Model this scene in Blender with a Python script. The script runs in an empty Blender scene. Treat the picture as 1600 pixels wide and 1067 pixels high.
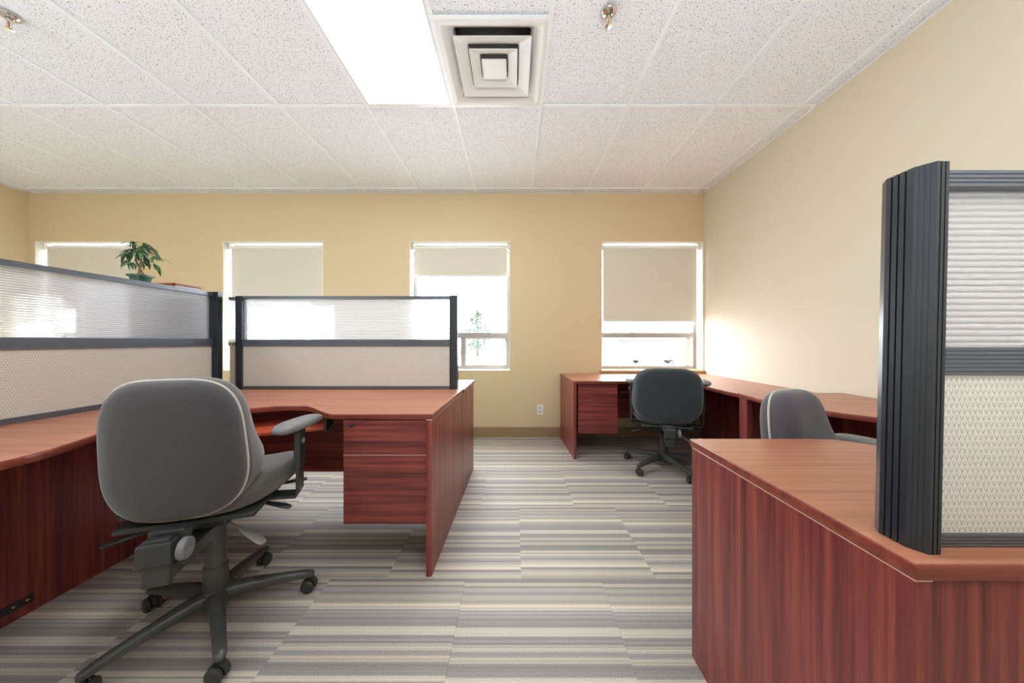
import bpy, bmesh, math, random
from mathutils import Vector, Matrix, noise
random.seed(7)
C = bpy.context.scene.collection
sc = bpy.context.scene
PI = math.pi

# ------------------------------------------------------------------ camera, sky, exposure
cam_d = bpy.data.cameras.new('camera'); cam = bpy.data.objects.new('camera', cam_d); C.objects.link(cam)
cam_d.sensor_fit = 'HORIZONTAL'; cam_d.sensor_width = 36.0
cam_d.lens = 36.0*495/1600; cam_d.clip_start = 0.02; cam_d.clip_end = 400
cam_d.shift_x = -3/1600; cam_d.shift_y = -1.5/1600
H = 1.076
cam.location = (0, 0, H); cam.rotation_euler = (PI/2, 0, 0)
sc.camera = cam

world = bpy.data.worlds.new('world'); sc.world = world; world.use_nodes = True
bg = world.node_tree.nodes['Background']; bg.inputs[0].default_value = (0.93, 0.96, 1.0, 1); bg.inputs[1].default_value = 16.0

LAMP = 9.0      # emission of the fluorescent troffers
# fill lamps added behind the camera, aimed up to brighten the ceiling
for loc, size, en in (((0.3, -1.0, 1.5), 1.6, 44), ((-3.3, -0.9, 1.5), 1.6, 44)):
    ld = bpy.data.lights.new('bounce_fill', 'AREA'); ld.size = size; ld.energy = en; ld.color = (0.90, 0.95, 1.0)
    lo = bpy.data.objects.new('bounce_fill', ld); C.objects.link(lo); lo.location = loc
    lo.rotation_euler = (math.radians(180-28), 0, 0)
sc.view_settings.view_transform = 'Standard'; sc.view_settings.look = 'None'
sc.view_settings.gamma = 1.0; sc.view_settings.use_curve_mapping = False
sc.view_settings.exposure = 0.50
sc.cycles.max_bounces = 12; sc.cycles.diffuse_bounces = 7; sc.cycles.glossy_bounces = 4
sc.cycles.transmission_bounces = 8; sc.cycles.transparent_max_bounces = 12
sc.cycles.use_denoising = True; sc.cycles.sample_clamp_indirect = 8.0
sc.cycles.caustics_reflective = False; sc.cycles.caustics_refractive = False

# ------------------------------------------------------------------ materials
def mat(name):
    m = bpy.data.materials.new(name); m.use_nodes = True
    nt = m.node_tree; b = nt.nodes['Principled BSDF']
    return m, nt, b
def N(nt, t, **kw):
    n = nt.nodes.new(t)
    for k, v in kw.items():
        if k.startswith('i_'):
            n.inputs[k[2:].replace('_', ' ')].default_value = v
        else: setattr(n, k, v)
    return n
def L(nt, a, b): nt.links.new(a, b)
def math_n(nt, op, a, b=None, c=None):
    n = nt.nodes.new('ShaderNodeMath'); n.operation = op
    for i, v in enumerate((a, b, c)):
        if v is None: continue
        if isinstance(v, (int, float)): n.inputs[i].default_value = v
        else: L(nt, v, n.inputs[i])
    return n.outputs[0]
def ramp(nt, fac, stops, interp='LINEAR'):
    r = nt.nodes.new('ShaderNodeValToRGB'); r.color_ramp.interpolation = interp
    e = r.color_ramp.elements
    while len(e) > 1: e.remove(e[-1])
    e[0].position = stops[0][0]; e[0].color = (*stops[0][1], 1)
    for p, c in stops[1:]:
        x = e.new(p); x.color = (*c, 1)
    L(nt, fac, r.inputs[0]); return r.outputs[0]
def bump(nt, b, h, s, d):
    n = nt.nodes.new('ShaderNodeBump'); n.inputs['Strength'].default_value = s; n.inputs['Distance'].default_value = d
    L(nt, h, n.inputs['Height']); L(nt, n.outputs[0], b.inputs['Normal']); return n
def plain(name, col, rough=0.5, metal=0.0, spec=0.5, noise_s=0, noise_a=0.0, bmp=0.0, sheen=0.0):
    m, nt, b = mat(name)
    b.inputs['Roughness'].default_value = rough; b.inputs['Metallic'].default_value = metal
    b.inputs['Specular IOR Level'].default_value = spec
    b.inputs['Sheen Weight'].default_value = sheen
    b.inputs['Base Color'].default_value = (*col, 1)
    if noise_s:
        tc = N(nt, 'ShaderNodeTexCoord'); n = N(nt, 'ShaderNodeTexNoise'); n.inputs['Scale'].default_value = noise_s
        n.inputs['Detail'].default_value = 4
        L(nt, tc.outputs['Object'], n.inputs['Vector'])
        lo = tuple(c*(1-noise_a) for c in col); hi = tuple(min(1, c*(1+noise_a)) for c in col)
        L(nt, ramp(nt, n.outputs['Fac'], [(0.3, lo), (0.7, hi)]), b.inputs['Base Color'])
        if bmp: bump(nt, b, n.outputs['Fac'], bmp, 0.002)
    return m

def wood(name, axis, tint=1.0, dark=(0.075, 0.013, 0.018), mid=(0.185, 0.034, 0.030), lite=(0.32, 0.075, 0.052), rough=0.32):
    m, nt, b = mat(name)
    tc = N(nt, 'ShaderNodeTexCoord'); mp = N(nt, 'ShaderNodeMapping')
    s = [70.0, 70.0, 70.0]; s['XYZ'.index(axis)] = 2.2
    mp.inputs['Scale'].default_value = s
    L(nt, tc.outputs['Object'], mp.inputs['Vector'])
    n1 = N(nt, 'ShaderNodeTexNoise'); n1.inputs['Scale'].default_value = 1.0; n1.inputs['Detail'].default_value = 5; n1.inputs['Roughness'].default_value = .65
    L(nt, mp.outputs[0], n1.inputs['Vector'])
    mp2 = N(nt, 'ShaderNodeMapping'); s2 = [24.0]*3; s2['XYZ'.index(axis)] = 0.7; mp2.inputs['Scale'].default_value = s2
    L(nt, tc.outputs['Object'], mp2.inputs['Vector'])
    n2 = N(nt, 'ShaderNodeTexNoise'); n2.inputs['Scale'].default_value = 1.6; n2.inputs['Detail'].default_value = 3
    L(nt, mp2.outputs[0], n2.inputs['Vector'])
    f = math_n(nt, 'ADD', math_n(nt, 'MULTIPLY', n1.outputs['Fac'], .55), math_n(nt, 'MULTIPLY', n2.outputs['Fac'], .45))
    col = ramp(nt, f, [(0.36, tuple(c*tint for c in dark)), (0.5, tuple(c*tint for c in mid)), (0.66, tuple(c*tint for c in lite))])
    L(nt, col, b.inputs['Base Color'])
    b.inputs['Roughness'].default_value = rough; b.inputs['Specular IOR Level'].default_value = 0.5
    bump(nt, b, n1.outputs['Fac'], 0.05, 0.001)
    return m

M = {}
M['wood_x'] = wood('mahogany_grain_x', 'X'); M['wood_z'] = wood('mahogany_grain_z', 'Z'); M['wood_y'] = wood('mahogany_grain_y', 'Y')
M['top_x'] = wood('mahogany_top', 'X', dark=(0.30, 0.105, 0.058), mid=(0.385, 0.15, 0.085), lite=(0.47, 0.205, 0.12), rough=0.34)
M['wood_edge'] = wood('mahogany_edge', 'X', dark=(0.12, 0.024, 0.016), mid=(0.20, 0.042, 0.026), lite=(0.28, 0.06, 0.036), rough=0.3)
M['edge_lip'] = plain('pale_edge_bevel', (0.75, 0.48, 0.40), 0.3)
M['oak'] = plain('sill_wood', (0.55, 0.36, 0.18), 0.4, noise_s=20, noise_a=.15)
M['box_wood'] = wood('box_wood', 'Y', dark=(0.16, .03, .016), mid=(0.26, 0.055, 0.025), lite=(0.34, 0.09, 0.04))

def wall_mat(name, col):
    m, nt, b = mat(name)
    tc = N(nt, 'ShaderNodeTexCoord'); n = N(nt, 'ShaderNodeTexNoise'); n.inputs['Scale'].default_value = 220; n.inputs['Detail'].default_value = 3
    L(nt, tc.outputs['Object'], n.inputs['Vector'])
    b.inputs['Base Color'].default_value = (*col, 1); b.inputs['Roughness'].default_value = 0.55; b.inputs['Specular IOR Level'].default_value = .35
    bump(nt, b, n.outputs['Fac'], 0.08, 0.001); return m
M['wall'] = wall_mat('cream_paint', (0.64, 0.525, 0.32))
M['wall_r'] = wall_mat('cream_paint_daylit', (0.68, 0.625, 0.50))  # same cream paint made paler, the daylight wash put into its colour
M['reveal'] = wall_mat('reveal_white', (0.80, 0.77, 0.68))
M['baseboard'] = plain('brown_vinyl_base', (0.30, 0.20, 0.11), 0.45, noise_s=60, noise_a=.06)
M['slab'] = plain('floor_slab', (0.25, 0.23, 0.2), 0.9)
M['tbar'] = plain('white_grid_metal', (0.84, 0.88, 0.92), 0.35)
M['plenum'] = plain('plenum_dark', (0.5, 0.5, 0.5), 0.9)

def tile_mat():
    m, nt, b = mat('fissured_ceiling_tile')
    tc = N(nt, 'ShaderNodeTexCoord'); oi = N(nt, 'ShaderNodeObjectInfo')
    ad = N(nt, 'ShaderNodeVectorMath', operation='ADD'); L(nt, tc.outputs['Object'], ad.inputs[0])
    cx = N(nt, 'ShaderNodeCombineXYZ'); L(nt, math_n(nt, 'MULTIPLY', oi.outputs['Random'], 37.0), cx.inputs[0]); L(nt, cx.outputs[0], ad.inputs[1])
    n1 = N(nt, 'ShaderNodeTexNoise'); n1.inputs['Scale'].default_value = 150; n1.inputs['Detail'].default_value = 2.0; n1.inputs['Distortion'].default_value = .6
    L(nt, ad.outputs[0], n1.inputs['Vector'])
    v = N(nt, 'ShaderNodeTexVoronoi'); v.inputs['Scale'].default_value = 120; L(nt, ad.outputs[0], v.inputs['Vector'])
    pits = ramp(nt, n1.outputs['Fac'], [(0.335, (1, 1, 1)), (0.385, (0, 0, 0))])
    dots = ramp(nt, v.outputs['Distance'], [(0.12, (1, 1, 1)), (0.2, (0, 0, 0))])
    f = math_n(nt, 'MAXIMUM', pits, math_n(nt, 'MULTIPLY', dots, .55))
    mx = N(nt, 'ShaderNodeMix', data_type='RGBA'); L(nt, f, mx.inputs[0])
    mx.inputs[6].default_value = (0.84, 0.875, 0.94, 1); mx.inputs[7].default_value = (0.22, 0.19, 0.17, 1)
    L(nt, mx.outputs[2], b.inputs['Base Color']); b.inputs['Roughness'].default_value = .9; b.inputs['Specular IOR Level'].default_value = .2
    inv = math_n(nt, 'SUBTRACT', 1.0, f); bump(nt, b, inv, .5, .002)
    return m
M['tile'] = tile_mat()

def carpet_mat():
    m, nt, b = mat('striped_carpet')
    tc = N(nt, 'ShaderNodeTexCoord'); oi = N(nt, 'ShaderNodeObjectInfo')
    sx = N(nt, 'ShaderNodeSeparateXYZ'); L(nt, tc.outputs['Object'], sx.inputs[0])
    # slight wobble
    y = math_n(nt, 'ADD', sx.outputs['Y'], math_n(nt, 'MULTIPLY', oi.outputs['Random'], .07))
    def vor(scale, off):
        v = N(nt, 'ShaderNodeTexVoronoi', voronoi_dimensions='1D'); v.inputs['Scale'].default_value = scale; v.inputs['Randomness'].default_value = 1.0
        L(nt, math_n(nt, 'ADD', y, off), v.inputs['W'])
        s = N(nt, 'ShaderNodeSeparateColor'); L(nt, v.outputs['Color'], s.inputs[0]); return s.outputs[0]
    a = vor(38, 0.0); c = vor(105, 3.3); d = vor(260, 7.1)
    base = ramp(nt, a, [(0.0, (0.17, 0.15, 0.14)), (0.22, (0.52, 0.45, 0.34)), (0.38, (0.27, 0.245, 0.235)), (0.55, (0.42, 0.36, 0.29)),
                        (0.68, (0.22, 0.19, 0.17)), (0.82, (0.64, 0.58, 0.47))], 'CONSTANT')
    fine = ramp(nt, c, [(0.0, (0.24, 0.22, 0.21)), (0.3, (0.40, 0.37, 0.33)), (0.55, (0.62, 0.55, 0.43)), (0.75, (0.33, 0.31, 0.30))], 'CONSTANT')
    mx = N(nt, 'ShaderNodeMix', data_type='RGBA'); mx.inputs[0].default_value = .5; L(nt, base, mx.inputs[6]); L(nt, fine, mx.inputs[7])
    # yarn noise
    n = N(nt, 'ShaderNodeTexNoise'); n.inputs['Scale'].default_value = 300; n.inputs['Detail'].default_value = 3; L(nt, tc.outputs['Object'], n.inputs['Vector'])
    k = math_n(nt, 'ADD', math_n(nt, 'MULTIPLY', n.outputs['Fac'], 1.3), math_n(nt, 'MULTIPLY', d, .34))
    k = math_n(nt, 'ADD', k, .26)
    hs = N(nt, 'ShaderNodeVectorMath', operation='SCALE'); L(nt, mx.outputs[2], hs.inputs[0]); L(nt, k, hs.inputs['Scale'])
    L(nt, hs.outputs[0], b.inputs['Base Color'])
    b.inputs['Roughness'].default_value = .55; b.inputs['Specular IOR Level'].default_value = .5
    b.inputs['Sheen Weight'].default_value = .15
    h = math_n(nt, 'ADD', n.outputs['Fac'], math_n(nt, 'MULTIPLY', d, .6)); bump(nt, b, h, .55, .002)
    return m
M['carpet'] = carpet_mat()

M['black_alu'] = plain('charcoal_aluminium', (0.105, 0.118, 0.14), 0.34, metal=0.35, spec=.6)
M['post_black'] = plain('charcoal_post', (0.018, 0.023, 0.030), 0.33, metal=0.1, spec=.6)

def weave_mat(axis):
    m, nt, b = mat('woven_panel_fabric_'+axis)
    tc = N(nt, 'ShaderNodeTexCoord'); sx = N(nt, 'ShaderNodeSeparateXYZ'); L(nt, tc.outputs['Object'], sx.inputs[0])
    px, pz = 0.0088, 0.0107
    zr = math_n(nt, 'DIVIDE', sx.outputs['Z'], pz); row = math_n(nt, 'FLOOR', zr); v = math_n(nt, 'SUBTRACT', zr, row)
    xr = math_n(nt, 'ADD', math_n(nt, 'DIVIDE', sx.outputs[axis], px), math_n(nt, 'MULTIPLY', row, 0.5))
    u = math_n(nt, 'FRACT', xr); au = math_n(nt, 'ABSOLUTE', math_n(nt, 'SUBTRACT', u, .5))   # 0 centre .. .5 edge
    # V stroke : v ~ 0.15 + 1.9*au  , for au<.36
    dd = math_n(nt, 'ABSOLUTE', math_n(nt, 'SUBTRACT', v, math_n(nt, 'ADD', math_n(nt, 'MULTIPLY', au, 2.1), .14)))
    st = math_n(nt, 'LESS_THAN', dd, .17); lim = math_n(nt, 'LESS_THAN', au, .33)
    f = math_n(nt, 'MULTIPLY', st, lim)
    n = N(nt, 'ShaderNodeTexNoise'); n.inputs['Scale'].default_value = 600; n.inputs['Detail'].default_value = 2; L(nt, tc.outputs['Object'], n.inputs['Vector'])
    light = ramp(nt, n.outputs['Fac'], [(0.3, (0.47, 0.44, 0.38)), (0.7, (0.67, 0.64, 0.575))])
    mx = N(nt, 'ShaderNodeMix', data_type='RGBA'); L(nt, math_n(nt, 'MULTIPLY', f, .8), mx.inputs[0]); L(nt, light, mx.inputs[6]); mx.inputs[7].default_value = (0.27, 0.245, 0.235, 1)
    L(nt, mx.outputs[2], b.inputs['Base Color']); b.inputs['Roughness'].default_value = .85; b.inputs['Specular IOR Level'].default_value = .2
    h = math_n(nt, 'SUBTRACT', 1.0, f); bump(nt, b, h, .5, .0015)
    return m
M['weave_x'] = weave_mat('X'); M['weave_y'] = weave_mat('Y')

def reeded():
    m = bpy.data.materials.new('reeded_acrylic'); m.use_nodes = True; nt = m.node_tree; nt.nodes.clear()
    out = N(nt, 'ShaderNodeOutputMaterial')
    tc = N(nt, 'ShaderNodeTexCoord'); sx = N(nt, 'ShaderNodeSeparateXYZ'); L(nt, tc.outputs['Object'], sx.inputs[0])
    z = math_n(nt, 'MULTIPLY', sx.outputs['Z'], 2*PI/0.0105)
    w = math_n(nt, 'ADD', math_n(nt, 'MULTIPLY', math_n(nt, 'SINE', z), .5), .5)
    bp = N(nt, 'ShaderNodeBump'); bp.inputs['Strength'].default_value = .5; bp.inputs['Distance'].default_value = .0025; L(nt, w, bp.inputs['Height'])
    tr = N(nt, 'ShaderNodeBsdfTransparent'); L(nt, ramp(nt, w, [(0.0, (0.30, 0.32, 0.35)), (0.08, (0.70, 0.73, 0.77)), (0.2, (0.96, 0.97, 0.985))]), tr.inputs[0])
    rf = N(nt, 'ShaderNodeBsdfRefraction'); L(nt, ramp(nt, w, [(0.0, (0.30, 0.32, 0.35)), (0.08, (0.70, 0.73, 0.77)), (0.2, (0.96, 0.97, 0.985))]), rf.inputs['Color']); rf.inputs['Roughness'].default_value = .22; rf.inputs['IOR'].default_value = 1.12
    L(nt, bp.outputs[0], rf.inputs['Normal'])
    df = N(nt, 'ShaderNodeBsdfDiffuse'); df.inputs[0].default_value = (0.92, 0.92, 0.95, 1); L(nt, bp.outputs[0], df.inputs['Normal'])
    tl = N(nt, 'ShaderNodeBsdfTranslucent'); tl.inputs[0].default_value = (0.9, 0.92, 0.95, 1)
    gl = N(nt, 'ShaderNodeBsdfGlossy'); gl.inputs['Roughness'].default_value = .12; L(nt, bp.outputs[0], gl.inputs['Normal'])
    m1 = N(nt, 'ShaderNodeMixShader'); m1.inputs[0].default_value = .55; L(nt, tr.outputs[0], m1.inputs[1]); L(nt, rf.outputs[0], m1.inputs[2])
    m2 = N(nt, 'ShaderNodeMixShader'); m2.inputs[0].default_value = .65; L(nt, df.outputs[0], m2.inputs[1]); L(nt, tl.outputs[0], m2.inputs[2])
    m3 = N(nt, 'ShaderNodeMixShader'); L(nt, math_n(nt, 'ADD', math_n(nt, 'MULTIPLY', math_n(nt, 'POWER', w, 3.0),   .45), .28), m3.inputs[0]); L(nt, m1.outputs[0], m3.inputs[1]); L(nt, m2.outputs[0], m3.inputs[2])
    m4 = N(nt, 'ShaderNodeMixShader'); m4.inputs[0].default_value = .07; L(nt, m3.outputs[0], m4.inputs[1]); L(nt, gl.outputs[0], m4.inputs[2])
    L(nt, m4.outputs[0], out.inputs[0]); return m
M['reeded'] = reeded()

def glass():
    m = bpy.data.materials.new('window_glass'); m.use_nodes = True; nt = m.node_tree; nt.nodes.clear()
    out = N(nt, 'ShaderNodeOutputMaterial'); tr = N(nt, 'ShaderNodeBsdfTransparent'); tr.inputs[0].default_value = (.95, .97, .97, 1)
    gl = N(nt, 'ShaderNodeBsdfGlossy'); gl.inputs['Roughness'].default_value = 0.0
    mx = N(nt, 'ShaderNodeMixShader'); mx.inputs[0].default_value = .05
    L(nt, tr.outputs[0], mx.inputs[1]); L(nt, gl.outputs[0], mx.inputs[2]); L(nt, mx.outputs[0], out.inputs[0]); return m
M['glass'] = glass()
def blind():
    m = bpy.data.materials.new('blind_fabric'); m.use_nodes = True; nt = m.node_tree; nt.nodes.clear()
    out = N(nt, 'ShaderNodeOutputMaterial'); tc = N(nt, 'ShaderNodeTexCoord')
    n = N(nt, 'ShaderNodeTexNoise'); n.inputs['Scale'].default_value = 260; L(nt, tc.outputs['Object'], n.inputs['Vector'])
    col = ramp(nt, n.outputs['Fac'], [(0.3, (0.62, 0.59, 0.51)), (0.7, (0.72, 0.69, 0.60))])
    df = N(nt, 'ShaderNodeBsdfDiffuse'); L(nt, col, df.inputs[0])
    tl = N(nt, 'ShaderNodeBsdfTranslucent'); tl.inputs[0].default_value = (0.62, 0.58, 0.50, 1)
    mx = N(nt, 'ShaderNodeMixShader'); mx.inputs[0].default_value = .09
    L(nt, df.outputs[0], mx.inputs[1]); L(nt, tl.outputs[0], mx.inputs[2]); L(nt, mx.outputs[0], out.inputs[0]); return m
M['blind'] = blind()
M['blind_bar'] = plain('blind_bar', (0.72, 0.72, 0.70), .4)
M['win_frame'] = plain('anodised_frame', (0.34, 0.32, 0.30), .4, metal=.3)
M['white_plastic'] = plain('white_plastic', (0.8, 0.8, 0.77), .35)
M['vent_white'] = plain('vent_enamel', (0.74, 0.74, 0.74), .35)
M['chrome'] = plain('chrome', (0.75, 0.72, 0.68), .12, metal=1)
M['red_bulb'] = plain('sprinkler_red', (0.5, 0.03, 0.02), .3)
M['dark_slot'] = plain('dark_slot', (0.02, 0.02, 0.02), .5)
def fabric(name, col, a=.25, s=500):
    m = plain(name, col, .95, spec=.15, noise_s=s, noise_a=a, bmp=.35, sheen=.35); return m
M['fab_grey'] = fabric('grey_upholstery', (0.062, 0.060, 0.064))
M['fab_lite'] = fabric('grey_seat_upholstery', (0.095, 0.092, 0.085))
M['fab_blue'] = fabric('charcoal_upholstery', (0.034, 0.042, 0.048))
M['fab_violet'] = fabric('violet_grey_upholstery', (0.075, 0.068, 0.080))
M['piping'] = plain('pale_piping', (0.48, 0.46, 0.40), .5)
M['plastic'] = plain('dark_plastic', (0.032, 0.036, 0.036), .38, noise_s=14, noise_a=.15)
M['base_plastic'] = plain('base_plastic', (0.055, 0.058, 0.055), .36, noise_s=10, noise_a=.25)
M['arm_pad'] = plain('arm_pad_rubber', (0.17, 0.175, 0.18), .5)
M['lever'] = plain('lever_plastic', (0.22, 0.225, 0.19), .4)
M['cab'] = plain('grey_cabinet_paint', (0.80, 0.80, 0.84), .45)
M['pot'] = plain('green_glaze', (0.008, 0.045, 0.026), .35)
M['soil'] = plain('soil', (0.05, 0.035, 0.02), .9, noise_s=90, noise_a=.4)
M['leaf'] = plain('leaf_green', (0.045, 0.11, 0.035), .4, noise_s=30, noise_a=.5)
M['bark'] = plain('plant_stem', (0.18, 0.13, 0.07), .7)
M['brass'] = plain('brass_rod', (0.55, 0.5, 0.32), .35, metal=.6)
def emis(name, col, s):
    m = bpy.data.materials.new(name); m.use_nodes = True; nt = m.node_tree; nt.nodes.clear()
    out = N(nt, 'ShaderNodeOutputMaterial'); tc = N(nt, 'ShaderNodeTexCoord')
    n = N(nt, 'ShaderNodeTexVoronoi'); n.inputs['Scale'].default_value = 90; L(nt, tc.outputs['Object'], n.inputs['Vector'])
    e = N(nt, 'ShaderNodeEmission'); e.inputs[0].default_value = (*col, 1)
    L(nt, math_n(nt, 'MULTIPLY', math_n(nt, 'ADD', math_n(nt, 'MULTIPLY', n.outputs['Distance'], .3), .9), s), e.inputs[1])
    L(nt, e.outputs[0], out.inputs[0]); return m
M['lamp'] = emis('prismatic_lens', (0.96, 0.98, 1.0), LAMP)
M['grass'] = plain('pale_lot', (0.50, 0.50, 0.49), .9, noise_s=.3, noise_a=.25)
M['ext_wall'] = plain('pale_siding', (0.16, 0.155, 0.14), .8)
M['ext_roof'] = plain('grey_roof', (0.10, 0.10, 0.105), .8)
M['ext_glass'] = plain('far_window', (0.07, 0.075, 0.08), .3)
M['tree_leaf'] = plain('far_foliage', (0.06, 0.09, 0.06), .8, noise_s=3, noise_a=.4)
M['tree_bark'] = plain('far_bark', (0.07, 0.06, 0.055), .8)
M['car_paint'] = plain('car_paint', (0.10, 0.10, 0.105), .3)
M['tyre'] = plain('tyre', (0.06, 0.06, 0.06), .7)

# ------------------------------------------------------------------ geometry helpers
ORG = {}
def new(): return bmesh.new()
def obj(name, bm, m, parent=None, smooth=False, bevel=0, seg=2, label=None, kind=None):
    bmesh.ops.recalc_face_normals(bm, faces=bm.faces)
    me = bpy.data.meshes.new(name); bm.to_mesh(me); bm.free()
    org = None
    p = parent
    if parent is not None: org = ORG.get(parent.name)
    if org is not None: me.transform(Matrix.Translation(-org))
    me.materials.append(m)
    if smooth:
        for f in me.polygons: f.use_smooth = True
    o = bpy.data.objects.new(name, me); C.objects.link(o)
    if parent is not None:
        o.parent = parent
        if org is not None: ORG[o.name] = org
    if bevel:
        b = o.modifiers.new('bevel', 'BEVEL'); b.width = bevel; b.segments = seg; b.limit_method = 'ANGLE'; b.angle_limit = math.radians(40)
        b.harden_normals = False
    if smooth == 'auto':
        for f in me.polygons: f.use_smooth = True
        sh = me; sh.set_sharp_from_angle(angle=math.radians(38))
    if label: o['label'] = label
    if kind: o['kind'] = kind
    return o
def thing(name, label, cat, loc=(0, 0, 0), rotz=0, group=None, world_coords=True):
    o = bpy.data.objects.new(name, None); C.objects.link(o); o.location = loc; o.rotation_euler = (0, 0, rotz)
    o.empty_display_size = .1
    o['label'] = label; o['category'] = cat
    if group: o['group'] = group
    if world_coords: ORG[o.name] = Vector(loc)
    return o
def tag(o, label, cat, group=None, kind=None):
    o['label'] = label; o['category'] = cat
    if group: o['group'] = group
    if kind: o['kind'] = kind
    return o
def struct(name, bm, m, parent=None, **k):
    o = obj(name, bm, m, parent, **k)
    if parent is None: o['kind'] = 'structure'
    return o
def box(bm, x0, x1, y0, y1, z0, z1, mtx=None):
    vs = [Vector((x, y, z)) for x in (x0, x1) for y in (y0, y1) for z in (z0, z1)]
    if mtx: vs = [mtx @ v for v in vs]
    v = [bm.verts.new(p) for p in vs]
    for f in ((0, 1, 3, 2), (4, 6, 7, 5), (0, 4, 5, 1), (2, 3, 7, 6), (0, 2, 6, 4), (1, 5, 7, 3)):
        bm.faces.new([v[i] for i in f])
    return bm
def bx(*a, mtx=None): return box(new(), *a, mtx=mtx)
def loft(bm, secs, caps=True, closed=True):
    rows = [[bm.verts.new(p) for p in s] for s in secs]
    n = len(rows[0])
    for a, b in zip(rows, rows[1:]):
        for i in range(n if closed else n-1):
            j = (i+1) % n
            bm.faces.new((a[i], a[j], b[j], b[i]))
    if caps:
        bm.faces.new(rows[0][::-1]); bm.faces.new(rows[-1])
    return bm
def prism(bm, pts, z0, z1, plane='XY', mtx=None):
    def P(p, t):
        v = Vector((p[0], p[1], t)) if plane == 'XY' else (Vector((t, p[0], p[1])) if plane == 'YZ' else Vector((p[0], t, p[1])))
        return mtx @ v if mtx else v
    return loft(bm, [[P(p, z0) for p in pts], [P(p, z1) for p in pts]])
def tube(bm, pts, r, n=8, caps=True, closed=False):
    pts = [Vector(p) for p in pts]; secs = []
    up = Vector((0, 0, 1)); m = len(pts)
    rr = r if isinstance(r, (list, tuple)) else [r]*m
    prev = None
    for i, p in enumerate(pts):
        if closed: t = (pts[(i+1) % m]-pts[i-1]).normalized()
        else: t = (pts[min(i+1, m-1)]-pts[max(i-1, 0)]).normalized()
        if prev is None:
            a = t.orthogonal().normalized()
        else:
            a = (prev - t*prev.dot(t)).normalized()
        prev = a; b = t.cross(a)
        secs.append([p+(a*math.cos(2*PI*k/n)+b*math.sin(2*PI*k/n))*rr[i] for k in range(n)])
    if closed:
        secs.append(secs[0]); loft(bm, secs, caps=False); bmesh.ops.remove_doubles(bm, verts=bm.verts, dist=1e-6); return bm
    return loft(bm, secs, caps)
def lathe(bm, prof, n=20, mtx=None):
    secs = []
    for r, z in prof:
        s = [Vector((max(r, 1e-4)*math.cos(2*PI*k/n), max(r, 1e-4)*math.sin(2*PI*k/n), z)) for k in range(n)]
        secs.append([mtx @ v for v in s] if mtx else s)
    return loft(bm, secs)
def spline(pts, k=6, closed=False):
    out = []; n = len(pts)
    P = [Vector((*p, 0)) if len(p) == 2 else Vector(p) for p in pts]
    rng = range(n) if closed else range(n-1)
    for i in rng:
        p0 = P[(i-1) % n] if closed else P[max(i-1, 0)]; p1 = P[i]; p2 = P[(i+1) % n]; p3 = P[(i+2) % n] if closed else P[min(i+2, n-1)]
        for j in range(k):
            t = j/k
            out.append(.5*((2*p1)+(-p0+p2)*t+(2*p0-5*p1+4*p2-p3)*t*t+(-p0+3*p1-3*p2+p3)*t**3))
    if not closed: out.append(P[-1])
    return out
def rib_edge(p, q, n, g, frac=.35):
    """points from p to q (q excluded) with n ribs cut by grooves of depth g on the left of travel"""
    p = Vector((*p, 0)); q = Vector((*q, 0)); d = q-p; nrm = Vector((-d.y, d.x, 0)).normalized()*g
    out = []
    for i in range(n):
        a = i/n; b = (i+1)/n; w = (b-a)*frac
        out.append(p+d*(a+0)); out.append(p+d*(b-w))
        if i < n-1:
            out.append(p+d*(b-w)+nrm); out.append(p+d*b+nrm)
    return [(v.x, v.y) for v in out]

# ------------------------------------------------------------------ room
YB = 3.528; XR = 2.12; XL = -5.40; ZC = 2.716; YF = -3.3
WIN = [(-5.339, -4.22), (-3.243, -2.124), (-1.162, -0.043), (0.976, 2.112)]; WT = 2.181; WB = 0.741; WY = 3.78
bm = new(); xs = [XL-.15]
for a, b in WIN: xs += [a, b]
xs.append(XR+.15)
for i in range(0, len(xs), 2): box(bm, xs[i], xs[i+1], YB, WY, -.01, 2.95)
for a, b in WIN:
    box(bm, a, b, YB, WY, -.01, WB); box(bm, a, b, YB, WY, WT, 2.95)
wall_back = struct('wall_back', bm, M['wall'])
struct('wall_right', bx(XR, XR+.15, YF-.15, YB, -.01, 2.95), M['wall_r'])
struct('wall_left', bx(XL-.15, XL, YF-.15, YB, -.01, 2.95), M['wall'])
struct('wall_front', bx(XL, XR, YF-.15, YF, -.01, 2.95), M['wall'])
# white plaster lining of the window openings
for i, (a, b) in enumerate(WIN):
    bm = new(); t = .006
    box(bm, a, a+t, YB+.001, WY-.07, WB, WT); box(bm, b-t, b, YB+.001, WY-.07, WB, WT)
    box(bm, a+t, b-t, YB+.001, WY-.07, WT-t, WT); box(bm, a+t, b-t, YB+.001, WY-.07, WB, WB+t)
    struct('window_reveal', bm, M['reveal'], wall_back)
fl = struct('floor', bx(XL-.15, XR+.15, YF-.15, WY, -.08, -.007), M['slab'])
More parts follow.
